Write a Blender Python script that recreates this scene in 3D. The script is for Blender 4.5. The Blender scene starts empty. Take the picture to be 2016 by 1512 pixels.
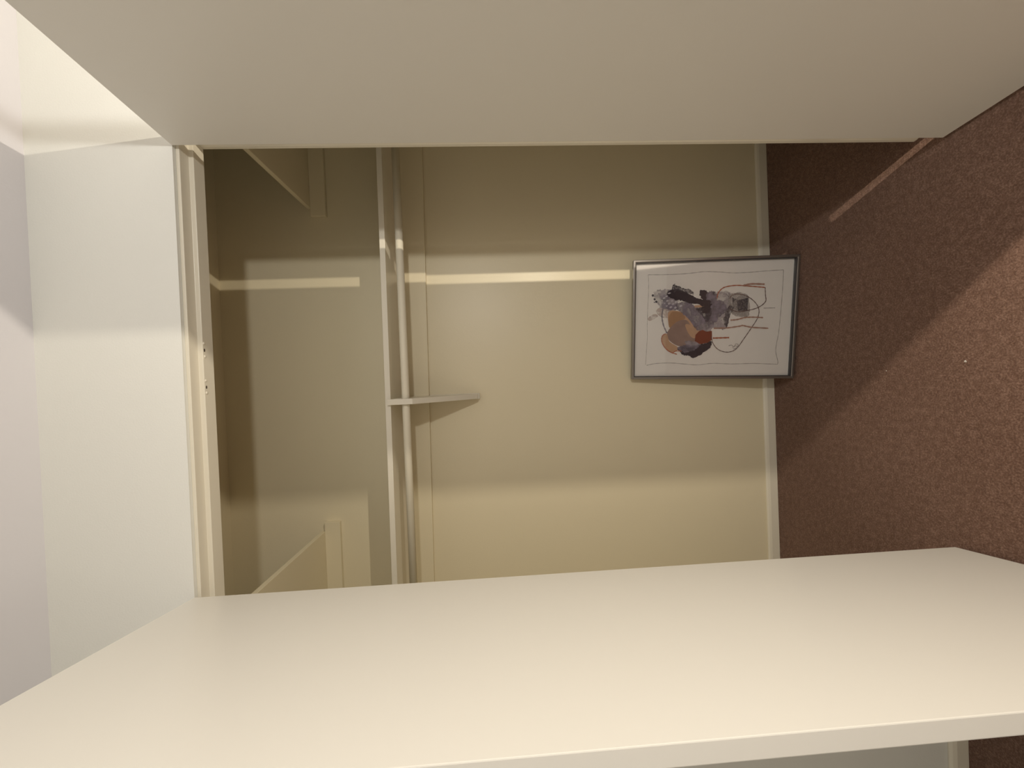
import bpy, bmesh, math, random
from mathutils import Vector, Matrix
random.seed(7)
S = bpy.context.scene
C = S.collection

# ------------------------------------------------------------------ camera
# the photograph was taken with the phone turned on its side: world is upright, camera is rolled
F, D, H = 766.28, 1.0082, 1.266
YAW, PITCH, ROLL = 0.0103, -0.0507, -0.0414
cy, sy, cp, sp = math.cos(YAW), math.sin(YAW), math.cos(PITCH), math.sin(PITCH)
fwd = Vector((-sy * cp, cy * cp, sp))
right0 = Vector((cy, sy, 0)); up0 = right0.cross(fwd)
right = math.cos(ROLL) * right0 + math.sin(ROLL) * up0
up = -math.sin(ROLL) * right0 + math.cos(ROLL) * up0
cam = bpy.data.cameras.new('camera')
cam.sensor_fit = 'HORIZONTAL'; cam.sensor_width = 36.0
cam.lens = F * 36.0 / 2016.0
cam.clip_start = 0.02
co = bpy.data.objects.new('camera', cam); C.objects.link(co)
ix, iy, iz = -up, right, -fwd          # image-right is world-down, image-up is world-right
M = Matrix(((ix.x, iy.x, iz.x, 0), (ix.y, iy.y, iz.y, -D), (ix.z, iy.z, iz.z, H), (0, 0, 0, 1)))
co.matrix_world = M
S.camera = co

# ------------------------------------------------------------------ view, world, lamps
S.view_settings.view_transform = 'Standard'
S.view_settings.look = 'None'
S.view_settings.exposure = 0.05
S.view_settings.gamma = 1.0
S.view_settings.use_curve_mapping = False
w = bpy.data.worlds.new('world'); S.world = w; w.use_nodes = True
w.node_tree.nodes['Background'].inputs[0].default_value = (0.9, 0.88, 0.9, 1)
w.node_tree.nodes['Background'].inputs[1].default_value = 0.0

def lamp(name, loc, power, col, r):
    l = bpy.data.lights.new(name, 'POINT'); l.energy = power; l.color = col; l.shadow_soft_size = r
    o = bpy.data.objects.new(name, l); C.objects.link(o); o.location = loc
    return o
lamp('bedside_lamp_light', (0.879, -0.79, 0.87), 40.0, (1.0, 0.90, 0.74), 0.006)
lamp('far_lamp_light', (0.748, -1.42, 1.35), 29.5, (1.0, 0.985, 0.95), 0.035)

# ------------------------------------------------------------------ materials
def new_mat(name, col, rough=0.5, spec=0.5, metal=0.0, coat=0.0):
    m = bpy.data.materials.new(name); m.use_nodes = True
    b = m.node_tree.nodes['Principled BSDF']
    b.inputs['Base Color'].default_value = (*col, 1)
    b.inputs['Roughness'].default_value = rough
    b.inputs['Specular IOR Level'].default_value = spec
    b.inputs['Metallic'].default_value = metal
    b.inputs['Coat Weight'].default_value = coat
    return m, m.node_tree, b

def paint(name, col, rough, spec, scale=160, bump=0.05, var=0.03, dist=0.001):
    m, nt, b = new_mat(name, col, rough, spec)
    tc = nt.nodes.new('ShaderNodeTexCoord')
    n1 = nt.nodes.new('ShaderNodeTexNoise'); n1.inputs['Scale'].default_value = 2.2; n1.inputs['Detail'].default_value = 3
    nt.links.new(tc.outputs['Object'], n1.inputs['Vector'])
    mx = nt.nodes.new('ShaderNodeMix'); mx.data_type = 'RGBA'
    mx.inputs[6].default_value = (*[c * (1 - var) for c in col], 1)
    mx.inputs[7].default_value = (*[min(1, c * (1 + var)) for c in col], 1)
    nt.links.new(n1.outputs['Fac'], mx.inputs[0]); nt.links.new(mx.outputs[2], b.inputs['Base Color'])
    n2 = nt.nodes.new('ShaderNodeTexNoise'); n2.inputs['Scale'].default_value = scale; n2.inputs['Detail'].default_value = 2
    nt.links.new(tc.outputs['Object'], n2.inputs['Vector'])
    bp = nt.nodes.new('ShaderNodeBump'); bp.inputs['Strength'].default_value = bump; bp.inputs['Distance'].default_value = dist
    nt.links.new(n2.outputs['Fac'], bp.inputs['Height']); nt.links.new(bp.outputs['Normal'], b.inputs['Normal'])
    return m

CREAM = (0.74, 0.69, 0.55)
M_DOOR = paint('cream_gloss_paint', (0.80, 0.775, 0.715), 0.34, 0.45, 90, 0.10, 0.012)
M_CLOSET = paint('closet_cream_paint', (0.80, 0.715, 0.515), 0.38, 0.35, 150, 0.22, 0.02)
M_TRIM = paint('trim_cream_paint', (0.80, 0.75, 0.63), 0.32, 0.5, 60, 0.15, 0.015)
M_ROD = paint('rod_cream_paint', (0.82, 0.765, 0.62), 0.5, 0.35, 60, 0.15, 0.015)
M_WALL = paint('white_wall_paint', (0.82, 0.82, 0.77), 0.6, 0.3, 220, 0.25, 0.01)
M_CEIL = paint('white_ceiling_paint', (0.75, 0.735, 0.765), 0.8, 0.2, 200, 0.25, 0.01)
M_METAL, _, _ = new_mat('pewter_metal', (0.27, 0.245, 0.225), 0.3, 0.5, 0.8)
M_DARK, _, _ = new_mat('dark_metal_lip', (0.06, 0.055, 0.055), 0.4, 0.5, 0.3)
M_HINGE, _, _ = new_mat('painted_hinge', (0.7, 0.66, 0.55), 0.4, 0.5, 0.0)
M_BACK, _, _ = new_mat('brown_backing_board', (0.25, 0.19, 0.13), 0.8, 0.2)
M_LINT, _, _ = new_mat('lint_white', (0.6, 0.56, 0.5), 0.9, 0.1)
M_HOLE, _, _ = new_mat('chipped_dark_hole', (0.08, 0.06, 0.045), 0.9, 0.1)

def carpet():
    m, nt, b = new_mat('brown_carpet', (0.13, 0.075, 0.05), 0.95, 0.1)
    b.inputs['Sheen Weight'].default_value = 0.15
    tc = nt.nodes.new('ShaderNodeTexCoord')
    def noise(s, d, r=0.6):
        n = nt.nodes.new('ShaderNodeTexNoise'); n.inputs['Scale'].default_value = s
        n.inputs['Detail'].default_value = d; n.inputs['Roughness'].default_value = r
        nt.links.new(tc.outputs['Object'], n.inputs['Vector']); return n
    fine = noise(230, 4, 0.75); mid = noise(60, 3); big = noise(3, 2)
    mx = nt.nodes.new('ShaderNodeMath'); mx.operation = 'MULTIPLY_ADD'
    nt.links.new(mid.outputs['Fac'], mx.inputs[0]); mx.inputs[1].default_value = 0.35
    nt.links.new(fine.outputs['Fac'], mx.inputs[2])
    m2 = nt.nodes.new('ShaderNodeMath'); m2.operation = 'MULTIPLY_ADD'
    nt.links.new(big.outputs['Fac'], m2.inputs[0]); m2.inputs[1].default_value = 0.12
    nt.links.new(mx.outputs[0], m2.inputs[2])
    cr = nt.nodes.new('ShaderNodeValToRGB')
    e = cr.color_ramp.elements
    e[0].position = 0.53; e[0].color = (0.100, 0.049, 0.031, 1)
    e[1].position = 0.98; e[1].color = (0.36, 0.225, 0.170, 1)
    k = cr.color_ramp.elements.new(0.72); k.color = (0.170, 0.092, 0.062, 1)
    nt.links.new(m2.outputs[0], cr.inputs['Fac']); nt.links.new(cr.outputs['Color'], b.inputs['Base Color'])
    bp = nt.nodes.new('ShaderNodeBump'); bp.inputs['Strength'].default_value = 0.8; bp.inputs['Distance'].default_value = 0.004
    nt.links.new(mx.outputs[0], bp.inputs['Height']); nt.links.new(bp.outputs['Normal'], b.inputs['Normal'])
    return m
M_CARPET = carpet()

def glass():
    m = bpy.data.materials.new('picture_glass'); m.use_nodes = True
    nt = m.node_tree; nt.nodes.clear()
    o = nt.nodes.new('ShaderNodeOutputMaterial'); t = nt.nodes.new('ShaderNodeBsdfTransparent')
    g = nt.nodes.new('ShaderNodeBsdfGlossy'); g.inputs['Roughness'].default_value = 0.03
    f = nt.nodes.new('ShaderNodeFresnel'); f.inputs['IOR'].default_value = 1.5
    mx = nt.nodes.new('ShaderNodeMixShader')
    nt.links.new(f.outputs[0], mx.inputs[0]); nt.links.new(t.outputs[0], mx.inputs[1])
    nt.links.new(g.outputs[0], mx.inputs[2]); nt.links.new(mx.outputs[0], o.inputs[0])
    return m
M_GLASS = glass()

# ------------------------------------------------------------------ helpers
def box_bm(x0, x1, y0, y1, z0, z1, bm=None, mi=0):
    bm = bm or bmesh.new()
    v = [bm.verts.new(p) for p in ((x0, y0, z0), (x1, y0, z0), (x1, y1, z0), (x0, y1, z0),
                                   (x0, y0, z1), (x1, y0, z1), (x1, y1, z1), (x0, y1, z1))]
    for f in ((3, 2, 1, 0), (4, 5, 6, 7), (0, 1, 5, 4), (1, 2, 6, 5), (2, 3, 7, 6), (3, 0, 4, 7)):
        bm.faces.new([v[i] for i in f]).material_index = mi
    return bm

def obj(name, bm, mats, parent=None, bevel=0.0, seg=2, smooth=False):
    me = bpy.data.meshes.new(name)
    bmesh.ops.recalc_face_normals(bm, faces=bm.faces)
    bm.to_mesh(me); bm.free()
    for m in (mats if isinstance(mats, (list, tuple)) else [mats]): me.materials.append(m)
    if smooth:
        for p in me.polygons: p.use_smooth = True
    o = bpy.data.objects.new(name, me); C.objects.link(o)
    if parent: o.parent = parent
    if bevel:
        b = o.modifiers.new('bevel', 'BEVEL'); b.width = bevel; b.segments = seg; b.limit_method = 'ANGLE'
        b.angle_limit = math.radians(40)
    return o

def struct(name, bm, mats, bevel=0.0):
    o = obj(name, bm, mats, None, bevel); o['kind'] = 'structure'; return o

def empty(name, loc, rz=0.0):
    o = bpy.data.objects.new(name, None); C.objects.link(o); o.location = loc; o.rotation_euler = (0, 0, rz)
    o.empty_display_size = 0.1; return o

def tag(o, label, cat, group=None):
    o['label'] = label; o['category'] = cat
    if group: o['group'] = group
    return o

def extrude_profile(pts, axis, a, b, mi=0, bm=None):
    """closed polygon of 2-D points swept along axis ('X': pts are (y,z); 'Z': pts are (x,y))"""
    bm = bm or bmesh.new()
    def mk(p, t): return (t, p[0], p[1]) if axis == 'X' else (p[0], p[1], t)
    A = [bm.verts.new(mk(p, a)) for p in pts]; B = [bm.verts.new(mk(p, b)) for p in pts]
    n = len(pts)
    bm.faces.new(A); bm.faces.new(B[::-1])
    for i in range(n): bm.faces.new((A[i], A[(i + 1) % n], B[(i + 1) % n], B[i]))
    return bm

def cyl_bm(p0, p1, r, n=24, bm=None, cap=True):
    bm = bm or bmesh.new()
    p0, p1 = Vector(p0), Vector(p1); d = (p1 - p0).normalized()
    a = d.orthogonal().normalized(); b = d.cross(a)
    R0, R1 = [], []
    for i in range(n):
        t = 2 * math.pi * i / n; o = a * math.cos(t) * r + b * math.sin(t) * r
        R0.append(bm.verts.new(p0 + o)); R1.append(bm.verts.new(p1 + o))
    for i in range(n): bm.faces.new((R0[i], R0[(i + 1) % n], R1[(i + 1) % n], R1[i]))
    if cap: bm.faces.new(R0[::-1]); bm.faces.new(R1)
    return bm

# ------------------------------------------------------------------ setting
YB = 0.6917           # closet back wall
ZC, ZR = 2.393, 2.377   # ceilings of the closet and of the room
XL, XR = -0.566, 0.659   # faces of the opening's jambs
ZO = 2.031            # top of the opening
YJ = 0.082            # depth of the front wall and its jamb lining
CXL, CXR = -1.08, 1.22   # closet side walls
RX0, RX1, RY0 = -1.32, 2.3, -3.7

struct('floor', box_bm(RX0 - .1, RX1 + .1, RY0 - .1, YB + .1, -0.06, 0.0), M_CARPET)
struct('ceiling', box_bm(RX0 - .1, RX1 + .1, RY0 - .1, 0.0, ZR, ZR + .08), M_CEIL)
struct('ceiling_closet', box_bm(CXL - .1, CXR + .1, YJ, YB + .1, ZC, ZC + .08), M_CLOSET)
# front wall: two sides and the part above the opening, one solid
bm = box_bm(RX0 - .1, XL, 0, YJ, 0, ZC + .07)
box_bm(XR, RX1 + .1, 0, YJ, 0, ZC + .07, bm)
box_bm(XL, XR, 0, YJ, ZO, ZC + .07, bm)
struct('wall_front', bm, M_WALL)
struct('wall_closet_back', box_bm(CXL - .1, CXR + .1, YB, YB + .1, 0, ZC), M_CLOSET)
struct('wall_closet_left', box_bm(CXL - .1, CXL, YJ, YB, 0, ZC), M_CLOSET)
struct('wall_closet_right', box_bm(CXR, CXR + .1, YJ, YB, 0, ZC), M_CLOSET)
struct('wall_room_left', box_bm(RX0 - .1, RX0, RY0, 0, 0, ZC), M_WALL)
struct('wall_room_right', box_bm(RX1, RX1 + .1, RY0, 0, 0, ZC), M_WALL)
struct('wall_room_rear', box_bm(RX0 - .1, RX1 + .1, RY0 - .1, RY0, 0, ZC), M_WALL)

# head lining: stepped profile, seen from below
head = [(0.0095, ZO), (0.0095, ZO - .009), (0.040, ZO - .009), (0.041, ZO - .020),
        (0.078, ZO - .020), (0.082, ZO - .017), (0.082, ZO)]
t1 = struct('trim_1', extrude_profile(head, 'X', XL, XR), M_TRIM, 0.0012)
t1['label'] = 'stepped cream head trim over the closet opening'
# jamb linings left and right with the same two steps
def jamb(x, s):
    # s = +1: lining on the right (solid towards +x)
    pr = [(x, 0.010), (x - s * .001, 0.010), (x - s * .001, 0.060), (x - s * .007, 0.071), (x - s * .008, 0.080), (x - s * .006, 0.082), (x, 0.082)]
    return extrude_profile(pr, 'Z', 0.0, ZO - .0195)
struct('trim_2', jamb(XR, 1), M_TRIM, 0.001)
struct('trim_3', jamb(XL, -1), M_TRIM, 0.001)
# skirting boards with a small bevelled top
def skirting(name, a, b, y, s=-1):
    pr = [(y, 0), (y + s * .012, 0), (y + s * .012, .034), (y + s * .009, .043), (y + s * .004, .048), (y, .048)]
    return struct(name, extrude_profile(pr, 'X', a, b), M_TRIM, 0.001)
skirting('baseboard_back', CXL, CXR, YB)
skirting('baseboard_front_left', RX0, XL - .01, 0.0)
skirting('baseboard_front_right', XR + .05, RX1, 0.0)

# old catch marks under the head trim, parts of the trim
def blob(name, p, r, mat, sc=(1, 1, 1)):
    bm = bmesh.new(); bmesh.ops.create_icosphere(bm, subdivisions=2, radius=r)
    for v in bm.verts:
        v.co = Vector((v.co.x * sc[0], v.co.y * sc[1], v.co.z * sc[2])) * (1 + random.uniform(-.12, .12)) + Vector(p)
    return obj(name, bm, mat, t1, 0, smooth=True)
for (xx, yy, dark) in ((0.128, .0455, 0), (0.110, .0465, 1), (0.094, .0475, 0), (0.031, .0465, 0), (0.014, .0475, 1), (-0.001, .0475, 0)):
    blob('catch_hole' if dark else 'paint_lump', (xx, yy, ZO - .0202), .0040 if not dark else .0030,
         M_HOLE if dark else M_TRIM, (1, .9, .55) if not dark else (1.5, .8, .25))

# ------------------------------------------------------------------ closet doors
DT, Z0, Z1 = 0.027, 0.012, 2.030
def door(name, hx, ang, side, DW, label):
    """flush slab hinged at hx; side=+1: right leaf, its visible face on its -x side. ang opens outward"""
    e = empty(name, (hx, -0.0027, 0.0), ang)
    e['kind'] = 'structure'; e['label'] = label
    x0, x1 = (0, DT) if side > 0 else (-DT, 0)
    obj('door_panel', box_bm(x0, x1, -DW, 0, Z0, Z1), M_DOOR, e, 0.0016)
    xk = x1 if side > 0 else x0
    for z in (0.320, 1.86):
        b = cyl_bm((xk + side * .004, .004, z - .045), (xk + side * .004, .004, z + .045), .0055, 16)
        box_bm(min(xk, xk + side * .0022), max(xk, xk + side * .0022), -.03, .004, z - .045, z + .045, b)
        box_bm(min(xk, xk + side * .0195), max(xk, xk + side * .0195), .002, .0045, z - .045, z + .045, b)   # leaf reaching across to the jamb
        obj('hinge', b, M_HINGE, e)
    return e
door('door_1', 0.6116, 0.1129, 1, 0.570, 'plain cream flush closet door standing open on the right side')
dl = door('door_2', -0.5094, 0.1279, -1, 0.563, 'plain cream flush closet door standing open on the left, brightly lit')

# ------------------------------------------------------------------ closet shelf, rod, end shelves
def zs(x): return 1.6612 - 0.0072 * x      # the shelf hangs a few millimetres out of level
YF = 0.445
cs = empty('closet_shelf', (0, YB, 1.64))
tag(cs, 'long cream painted closet shelf board running across the back wall above the rod', 'shelf')
def slab(x0, x1, y0, y1, fz0, fz1):
    bm = bmesh.new()
    v = [bm.verts.new(p) for p in ((x0, y0, fz0(x0)), (x1, y0, fz0(x1)), (x1, y1, fz0(x1)), (x0, y1, fz0(x0)),
                                   (x0, y0, fz1(x0)), (x1, y0, fz1(x1)), (x1, y1, fz1(x1)), (x0, y1, fz1(x0)))]
    for f in ((3, 2, 1, 0), (4, 5, 6, 7), (0, 1, 5, 4), (1, 2, 6, 5), (2, 3, 7, 6), (3, 0, 4, 7)): bm.faces.new([v[i] for i in f])
    return bm
def child(name, bm, mat, par, bevel=.001):
    off = par.location
    for v in bm.verts: v.co -= Vector(off)
    return obj(name, bm, mat, par, bevel)
child('shelf_board', slab(CXL, CXR, YF, YB, lambda x: zs(x) - .020, zs), M_TRIM, cs)
child('ledger', slab(CXL, CXR, YB - .019, YB, lambda x: 1.5375 - .0145 * x, lambda x: zs(x) - .020), M_CLOSET, cs, .0012)
# centre bracket: a tapering board cut to clear the rod
bx0, bx1 = -.0735, -.0525
prof = [(YB - .019, 1.330), (YB - .019, 1.6412), (.480, 1.6412), (.480, 1.572), (.4465, 1.572), (.4465, 1.6412), (YF, 1.6412), (YF, 1.651), (YF - .014, 1.651), (YF - .014, 1.560), (YB - .045, 1.330)]
bb = extrude_profile(prof, 'X', bx0, bx1)
child('bracket', bb, M_TRIM, cs)
child('bracket_foot', box_bm(bx0 - .002, bx1 + .002, YB - .019, YB, 1.322, 1.534), M_TRIM, cs)

rod = obj('closet_rod', cyl_bm((CXL, .462, 1.592), (CXR, .462, 1.588), .0143, 32), M_ROD, None, 0, smooth=False)
for p in rod.data.polygons: p.use_smooth = len(p.vertices) == 4
tag(rod, 'round cream painted clothes rod just under the long closet shelf', 'rod')

def end_shelf(x0, x1, ledx0, ledx1, label, side):
    e = empty('corner_shelf', ((x0 + x1) / 2, YB, 1.999)); tag(e, label, 'shelf')
    child('shelf_board', box_bm(x0, x1, .10, YB, 1.999, 2.016), M_CLOSET, e)
    child('ledger', box_bm(ledx0, ledx1, YB - .019, YB, 1.936, 1.999), M_CLOSET, e, .0015)
    sx0, sx1 = (x1 - .019, x1) if side > 0 else (x0, x0 + .019)
    child('side_ledger', box_bm(sx0, sx1, .10, YB - .019, 1.936, 1.999), M_CLOSET, e, .0015)
end_shelf(.757, CXR, .722, CXR, 'short cream shelf high in the dark right end of the closet', 1)
end_shelf(CXL, -.610, CXL, -.571, 'short cream shelf high in the left end of the closet', -1)

# ------------------------------------------------------------------ framed picture
FW, FH, FT = 0.5042, 0.658, 0.028
t, p_, r_ = -0.0903, 0.1558, -0.0206
ct, st = math.cos(t), math.sin(t)
u = Vector((ct, st, 0)); n = Vector((-st, ct, 0))
v = Vector((0, 0, 1)) * math.cos(p_) + n * math.sin(p_)
U = u * math.cos(r_) + v * math.sin(r_); V = -u * math.sin(r_) + v * math.cos(r_)
N = U.cross(V)                      # towards the viewer (right x up)
pic = empty('framed_picture', (0, 0, 0))
base = Vector((.4604, .5051, 0.0008)) - U * FW
# local frame: x right, y up, z towards the viewer, origin at lower-left front corner
pic.matrix_world = Matrix(((U.x, V.x, N.x, base.x), (U.y, V.y, N.y, base.y), (U.z, V.z, N.z, base.z), (0, 0, 0, 1)))
tag(pic, 'framed abstract drawing in a thin pewter frame leaning on the back wall', 'picture')
RW = .0105
def ring(x0, y0, x1, y1, wd, z0, z1):
    """picture-frame ring with mitred corners"""
    bm = bmesh.new()
    O = [(x0, y0), (x1, y0), (x1, y1), (x0, y1)]; I = [(x0 + wd, y0 + wd), (x1 - wd, y0 + wd), (x1 - wd, y1 - wd), (x0 + wd, y1 - wd)]
    of = [bm.verts.new((*q, z1)) for q in O]; inf = [bm.verts.new((*q, z1)) for q in I]
    ob = [bm.verts.new((*q, z0)) for q in O]; ib = [bm.verts.new((*q, z0)) for q in I]
    for i in range(4):
        j = (i + 1) % 4
        bm.faces.new((of[i], of[j], inf[j], inf[i])); bm.faces.new((ob[j], ob[i], ib[i], ib[j]))
        bm.faces.new((ob[i], ob[j], of[j], of[i])); bm.faces.new((inf[i], inf[j], ib[j], ib[i]))
    return bm
obj('frame', ring(0, 0, FW, FH, RW, -FT, 0), M_METAL, pic, .0022, 3)
obj('inner_lip', ring(RW, RW, FW - RW, FH - RW, .0022, -FT + .004, -.004), M_DARK, pic)
obj('backing_board', box_bm(RW, FW - RW, RW, FH - RW, -FT, -.0205), M_BACK, pic)
obj('glass_pane', box_bm(RW + .0022, FW - RW - .0022, RW + .0022, FH - RW - .0022, -.0175, -.0160), M_GLASS, pic)

# the drawing: photo shows it lying on its side relative to the image; here u = 0..1 left-right, w = 0..1 bottom-top
art = bmesh.new()
AM = []
def amat(name, col, rough=.9, mottled=0.0, alpha=None, scale=60):
    m, nt, b = new_mat(name, col, rough, .1)
    if mottled or alpha is not None:
        tc = nt.nodes.new('ShaderNodeTexCoord'); nn = nt.nodes.new('ShaderNodeTexNoise')
        nn.inputs['Scale'].default_value = scale; nn.inputs['Detail'].default_value = 4
        nt.links.new(tc.outputs['Object'], nn.inputs['Vector'])
        if mottled:
            mx = nt.nodes.new('ShaderNodeMix'); mx.data_type = 'RGBA'
            mx.inputs[6].default_value = (*[c * (1 - mottled) for c in col], 1)
            mx.inputs[7].default_value = (*[min(1, c * (1 + mottled)) for c in col], 1)
            nt.links.new(nn.outputs['Fac'], mx.inputs[0]); nt.links.new(mx.outputs[2], b.inputs['Base Color'])
        if alpha is not None:
            mr = nt.nodes.new('ShaderNodeMapRange'); mr.inputs['From Min'].default_value = .35; mr.inputs['From Max'].default_value = .62
            mr.inputs['To Min'].default_value = max(0, alpha - .3); mr.inputs['To Max'].default_value = min(1, alpha + .3)
            nt.links.new(nn.outputs['Fac'], mr.inputs['Value']); nt.links.new(mr.outputs[0], b.inputs['Alpha'])
    AM.append(m); return len(AM) - 1
PAPER = amat('paper', (.83, .77, .71), .85, .03)
GREYW = amat('pencil_grey', (.46, .41, .38), .9, 0, .55, 300)
LINE = amat('ink_line', (.16, .10, .09))
RUSTL = amat('rust_line', (.42, .13, .07), .9, .1)
PINKL = amat('pink_line', (.42, .24, .18), .9, .1)
BLACK = amat('charcoal', (.045, .035, .045), .9, .3, None, 120)
DARKG = amat('dry_brush', (.10, .085, .10), .9, .2, .55, 140)
SLATE = amat('slate_wash', (.24, .20, .24), .9, .3, .8, 40)
LILAC = amat('lilac_wash', (.42, .36, .38), .9, .2, .5, 40)
PEACH = amat('peach', (.56, .35, .22), .9, .12, None, 40)
OCHRE = amat('ochre', (.42, .24, .13), .9, .15, None, 40)
TAUPE = amat('taupe', (.33, .22, .18), .9, .25, None, 30)
RUST = amat('rust', (.24, .06, .03), .9, .15, None, 40)
WHITE = amat('white_dot', (.55, .50, .52))
BLUSH = amat('blush', (.62, .48, .42), .9, .05, .35, 60)
ZA = -.0203
ax0, ay0, ax1, ay1 = RW + .0022, RW + .0022, FW - RW - .0022, FH - RW - .0022
layer = [0]
# picture content in zoomed photo coordinates (1960 x 1512 crop of the picture), mapped to the sheet:
# image x (100..1790) runs from the top of the sheet down; image y (115..1400) runs from its right side to its left
def sheet(qx, qy):
    # bilinear inverse of the sheet's outline in the crop
    # corners in crop: top-right (92,190), bottom-right (1803,112), bottom-left (1735,1365), top-left (72,1392)
    a = (qx - 85) / (1770 - 85)
    for _ in range(6):
        y0 = 190 + (112 - 190) * a; y1 = 1392 + (1365 - 1392) * a
        b = (qy - y0) / (y1 - y0)
        x0 = 92 + (72 - 92) * b; x1 = 1803 + (1735 - 1803) * b
        a = (qx - x0) / (x1 - x0)
    return ax1 - b * (ax1 - ax0), ay1 - a * (ay1 - ay0)
def poly(pts, mi, raw=False):
    layer[0] += 1
    z = ZA + .00003 * layer[0]
    vs = [art.verts.new((*(q if raw else sheet(*q)), z)) for q in pts]
    f = art.faces.new(vs); f.material_index = mi
def smooth_pts(pts, closed, n=8):
    P = [Vector(q) for q in pts]; out = []; m = len(P)
    rng = range(m) if closed else range(m - 1)
    for i in rng:
        p0 = P[(i - 1) % m] if closed or i > 0 else P[0]; p1 = P[i]; p2 = P[(i + 1) % m]
        p3 = P[(i + 2) % m] if closed or i + 2 < m else P[-1]
        for k in range(n):
            s = k / n
            out.append(tuple(.5 * (2 * p1 + (p2 - p0) * s + (2 * p0 - 5 * p1 + 4 * p2 - p3) * s * s + (3 * p1 - p0 - 3 * p2 + p3) * s ** 3)))
    if not closed: out.append(tuple(P[-1]))
    return out
def blobp(pts, mi, n=6): poly(smooth_pts(pts, True, n), mi)
def stroke(pts, mi, wd, sm=True, n=8, taper=0):
    Q = smooth_pts(pts, False, n) if sm else pts
    layer[0] += 1; z = ZA + .00003 * layer[0]
    L, R = [], []
    m = len(Q)
    for i, q in enumerate(Q):
        a = Vector(Q[max(0, i - 1)]); b = Vector(Q[min(m - 1, i + 1)]); d = (b - a)
        if d.length < 1e-6: d = Vector((1, 0))
        d.normalize(); nn = Vector((-d.y, d.x)); wv = wd * (1 - taper * i / m) * (1 + .25 * math.sin(i * 1.7))
        L.append(art.verts.new((*sheet(*(Vector(q) + nn * wv / 2)), z))); R.append(art.verts.new((*sheet(*(Vector(q) - nn * wv / 2)), z)))
    for i in range(m - 1):
        art.faces.new((L[i], L[i + 1], R[i + 1], R[i])).material_index = mi
def ragged(pts, mi, amp=8, n=10):
    Q = smooth_pts(pts, True, n)
    poly([(q[0] + random.uniform(-amp, amp), q[1] + random.uniform(-amp, amp)) for q in Q], mi)

poly([(ax0, ay0), (ax1, ay0), (ax1, ay1), (ax0, ay1)], PAPER, True)
# faint wavy pencil border
stroke([(235, 300), (420, 297), (640, 285), (840, 262), (1000, 262), (1160, 270), (1330, 262), (1480, 248), (1690, 232)], GREYW, 7)
stroke([(1690, 232), (1682, 420), (1660, 700), (1640, 900), (1610, 1090), (1632, 1215), (1625, 1250)], GREYW, 7)
stroke([(215, 1272), (330, 1250), (520, 1245), (760, 1262), (940, 1243), (1140, 1248), (1380, 1240), (1620, 1248)], GREYW, 7)
stroke([(232, 300), (238, 420), (228, 640), (222, 850), (224, 960), (215, 1080), (204, 1268)], GREYW, 5)
# washes
ragged([(960, 480), (1110, 470), (1140, 560), (1120, 640), (1120, 760), (1080, 860), (960, 870), (880, 800), (900, 560)], LILAC, 12)
ragged([(1120, 500), (1300, 490), (1335, 600), (1310, 735), (1140, 700)], GREYW, 6)
poly([(1150, 530), (1240, 560), (1322, 520), (1318, 600), (1310, 665), (1230, 680), (1155, 640)], DARKG)
poly([(1235, 505), (1324, 522), (1318, 600), (1306, 736), (1250, 722), (1150, 700), (1158, 610), (1180, 560)], GREYW)
poly([(1200, 560), (1318, 530), (1312, 640), (1308, 668), (1210, 672)], DARKG)
ragged([(1110, 620), (1160, 640), (1110, 780), (1085, 850), (1060, 760)], DARKG, 10)
ragged([(300, 480), (420, 450), (560, 470), (560, 600), (540, 670), (380, 660), (320, 560)], LILAC, 10)
blobp([(330, 660), (480, 640), (520, 700), (430, 760), (340, 720)], BLUSH)
blobp([(230, 760), (300, 715), (340, 740), (250, 790)], BLUSH)
# peach and taupe body
blobp([(460, 690), (560, 680), (660, 720), (760, 830), (860, 880), (840, 960), (740, 980), (620, 930), (500, 900), (455, 800)], PEACH)
blobp([(458, 760), (500, 690), (600, 700), (640, 760), (540, 800), (470, 860)], OCHRE)
blobp([(470, 870), (560, 790), (660, 780), (720, 880), (760, 970), (820, 1020), (700, 1040), (580, 1060), (480, 1010), (440, 940)], TAUPE)
blobp([(640, 830), (700, 830), (760, 900), (745, 970), (690, 940)], PEACH)
blobp([(400, 940), (440, 930), (470, 1010), (560, 1070), (545, 1110), (470, 1125), (400, 1060), (380, 985)], PEACH)
# grey-violet wing
ragged([(520, 620), (640, 580), (740, 620), (820, 700), (880, 800), (930, 830), (880, 880), (770, 880), (700, 790), (600, 700)], SLATE, 6)
ragged([(860, 740), (940, 600), (1010, 560), (1100, 640), (1010, 740), (940, 830), (880, 790)], SLATE, 10)
ragged([(770, 850), (900, 790), (940, 830), (900, 900), (820, 890)], LILAC, 10)
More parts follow.
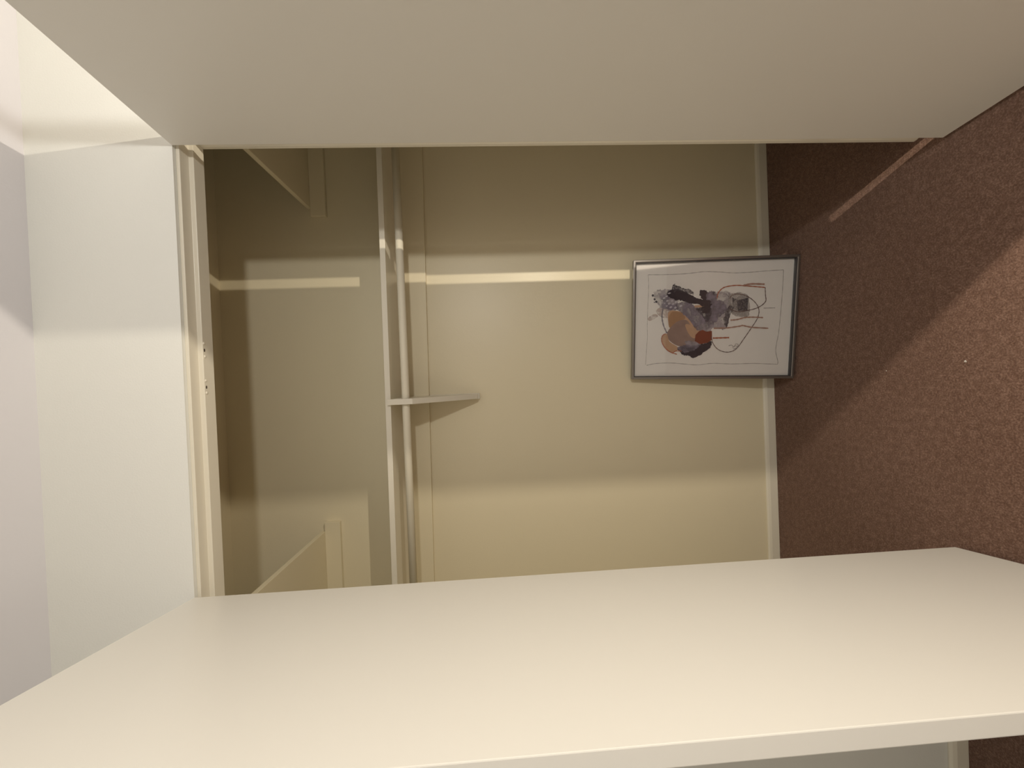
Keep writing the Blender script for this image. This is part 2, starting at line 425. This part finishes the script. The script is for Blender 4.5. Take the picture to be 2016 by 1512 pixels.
# black strokes
ragged([(450, 480), (520, 450), (640, 470), (740, 530), (860, 560), (930, 590), (900, 660), (850, 680), (760, 655), (860, 630), (850, 608), (700, 600), (600, 560), (500, 545), (440, 530)], BLACK, 6)
ragged([(520, 400), (600, 430), (700, 455), (720, 500), (600, 480), (500, 460)], DARKG, 12)
ragged([(800, 462), (870, 458), (880, 500), (950, 470), (960, 540), (900, 590), (815, 540)], BLACK, 7)
ragged([(880, 480), (960, 470), (985, 560), (920, 600), (870, 560)], SLATE, 8)
ragged([(760, 650), (900, 640), (930, 690), (880, 800), (820, 720)], DARKG, 8)
poly([(740, 620), (850, 608), (862, 622), (800, 640), (745, 640)], PEACH)
ragged([(370, 540), (420, 510), (470, 540), (450, 600), (540, 620), (560, 660), (460, 665), (380, 640), (400, 580)], SLATE, 8)
for (q, s) in (((284, 518), 14), ((304, 558), 13), ((322, 584), 14), ((300, 590), 8), ((350, 500), 9), ((372, 530), 10)):
    blobp([(q[0] - s, q[1]), (q[0], q[1] - s), (q[0] + s, q[1]), (q[0], q[1] + s)], BLACK if s > 12 else SLATE, 4)
for (qx, qy, a, b_) in ((466, 492, 18, 8), (408, 545, 16, 9), (436, 525, 14, 8), (444, 572, 14, 10), (496, 572, 14, 10), (538, 585, 14, 12), (464, 602, 16, 12),
                        (508, 606, 12, 10), (482, 640, 16, 10), (532, 645, 14, 12), (592, 626, 18, 14), (438, 628, 12, 8), (415, 600, 9, 6)):
    blobp([(qx - a, qy + 4), (qx, qy - b_), (qx + a, qy - 3), (qx, qy + b_)], WHITE, 3)
ragged([(470, 500), (620, 490), (760, 560), (900, 600), (880, 640), (760, 600), (600, 570), (480, 545)], BLACK, 8)
ragged([(820, 570), (905, 560), (915, 640), (890, 700), (820, 690), (850, 630)], BLACK, 8)
# lower dark shape, rust block
ragged([(560, 1080), (700, 1040), (840, 1030), (920, 1000), (918, 1060), (850, 1120), (735, 1185), (680, 1160), (620, 1155)], BLACK, 5)
ragged([(560, 1070), (660, 1040), (800, 1040), (740, 1100), (640, 1130), (590, 1110)], SLATE, 8)
ragged([(640, 1000), (760, 1010), (860, 1010), (740, 1050), (650, 1040)], LILAC, 8)
poly([(752, 935), (790, 895), (830, 880), (870, 898), (930, 890), (932, 985), (880, 1020), (800, 1035), (745, 1000)], RUST)
# lines
stroke([(395, 660), (385, 740), (400, 830), (440, 920)], SLATE, 14)
stroke([(425, 925), (388, 950), (382, 1010), (420, 1080), (480, 1125), (550, 1147)], RUSTL, 9)
stroke([(500, 1135), (540, 1112), (600, 1112)], RUSTL, 8)
stroke([(985, 540), (1000, 480), (1060, 425), (1180, 402), (1300, 406), (1420, 414), (1496, 420)], RUSTL, 10)
stroke([(1496, 420), (1500, 500), (1500, 570), (1420, 635), (1300, 668), (1200, 680), (1120, 650)], LINE, 8)
stroke([(1120, 540), (1150, 505), (1220, 492), (1320, 522), (1400, 590), (1432, 670), (1410, 760), (1340, 870), (1280, 960), (1210, 1060), (1150, 1108), (1070, 1118), (990, 1085), (940, 1020), (925, 950)], LINE, 7)
stroke([(1270, 400), (1360, 384), (1490, 386)], PINKL, 16)
stroke([(940, 968), (1020, 965), (1115, 961)], RUSTL, 14)
stroke([(950, 862), (1100, 855), (1230, 835), (1260, 828), (1350, 846), (1530, 856)], PINKL, 13)
stroke([(1130, 772), (1200, 765), (1290, 742), (1380, 738), (1475, 742)], PINKL, 13)
stroke([(1480, 640), (1600, 636)], GREYW, 8)
stroke([(1085, 855), (1100, 780), (1120, 720)], DARKG, 9)
# pencil signature scribble
stroke([(1110, 1050), (1140, 1042), (1165, 1060), (1185, 1030), (1210, 1035), (1195, 1070), (1160, 1085)], GREYW, 8)
stroke([(1150, 1072), (1180, 1050), (1215, 1062)], GREYW, 6)
a_o = obj('artwork', art, AM, pic)

# ------------------------------------------------------------------ crumbs on the carpet
def scrap(x, y, s, label):
    bm = bmesh.new()
    ring_ = []
    for k in range(7):
        a = 2 * math.pi * k / 7; rr = s * random.uniform(.7, 1.2)
        ring_.append((x + math.cos(a) * rr, y + math.sin(a) * rr * .7))
    vb = [bm.verts.new((*q, .0)) for q in ring_]; vt = [bm.verts.new((x + (q[0] - x) * .7, y + (q[1] - y) * .7, s * random.uniform(.5, .9))) for q in ring_]
    bm.faces.new(vb[::-1]); bm.faces.new(vt)
    for i in range(7): bm.faces.new((vb[i], vb[(i + 1) % 7], vt[(i + 1) % 7], vt[i]))
    tag(obj('lint_speck', bm, M_LINT), label, 'lint')
scrap(0.0, -.03, .0035, 'larger pale lint speck on the lit carpet in front of the closet')
scrap(-.02, .18, .0022, 'tiny pale lint speck on the carpet nearer the leaning picture')
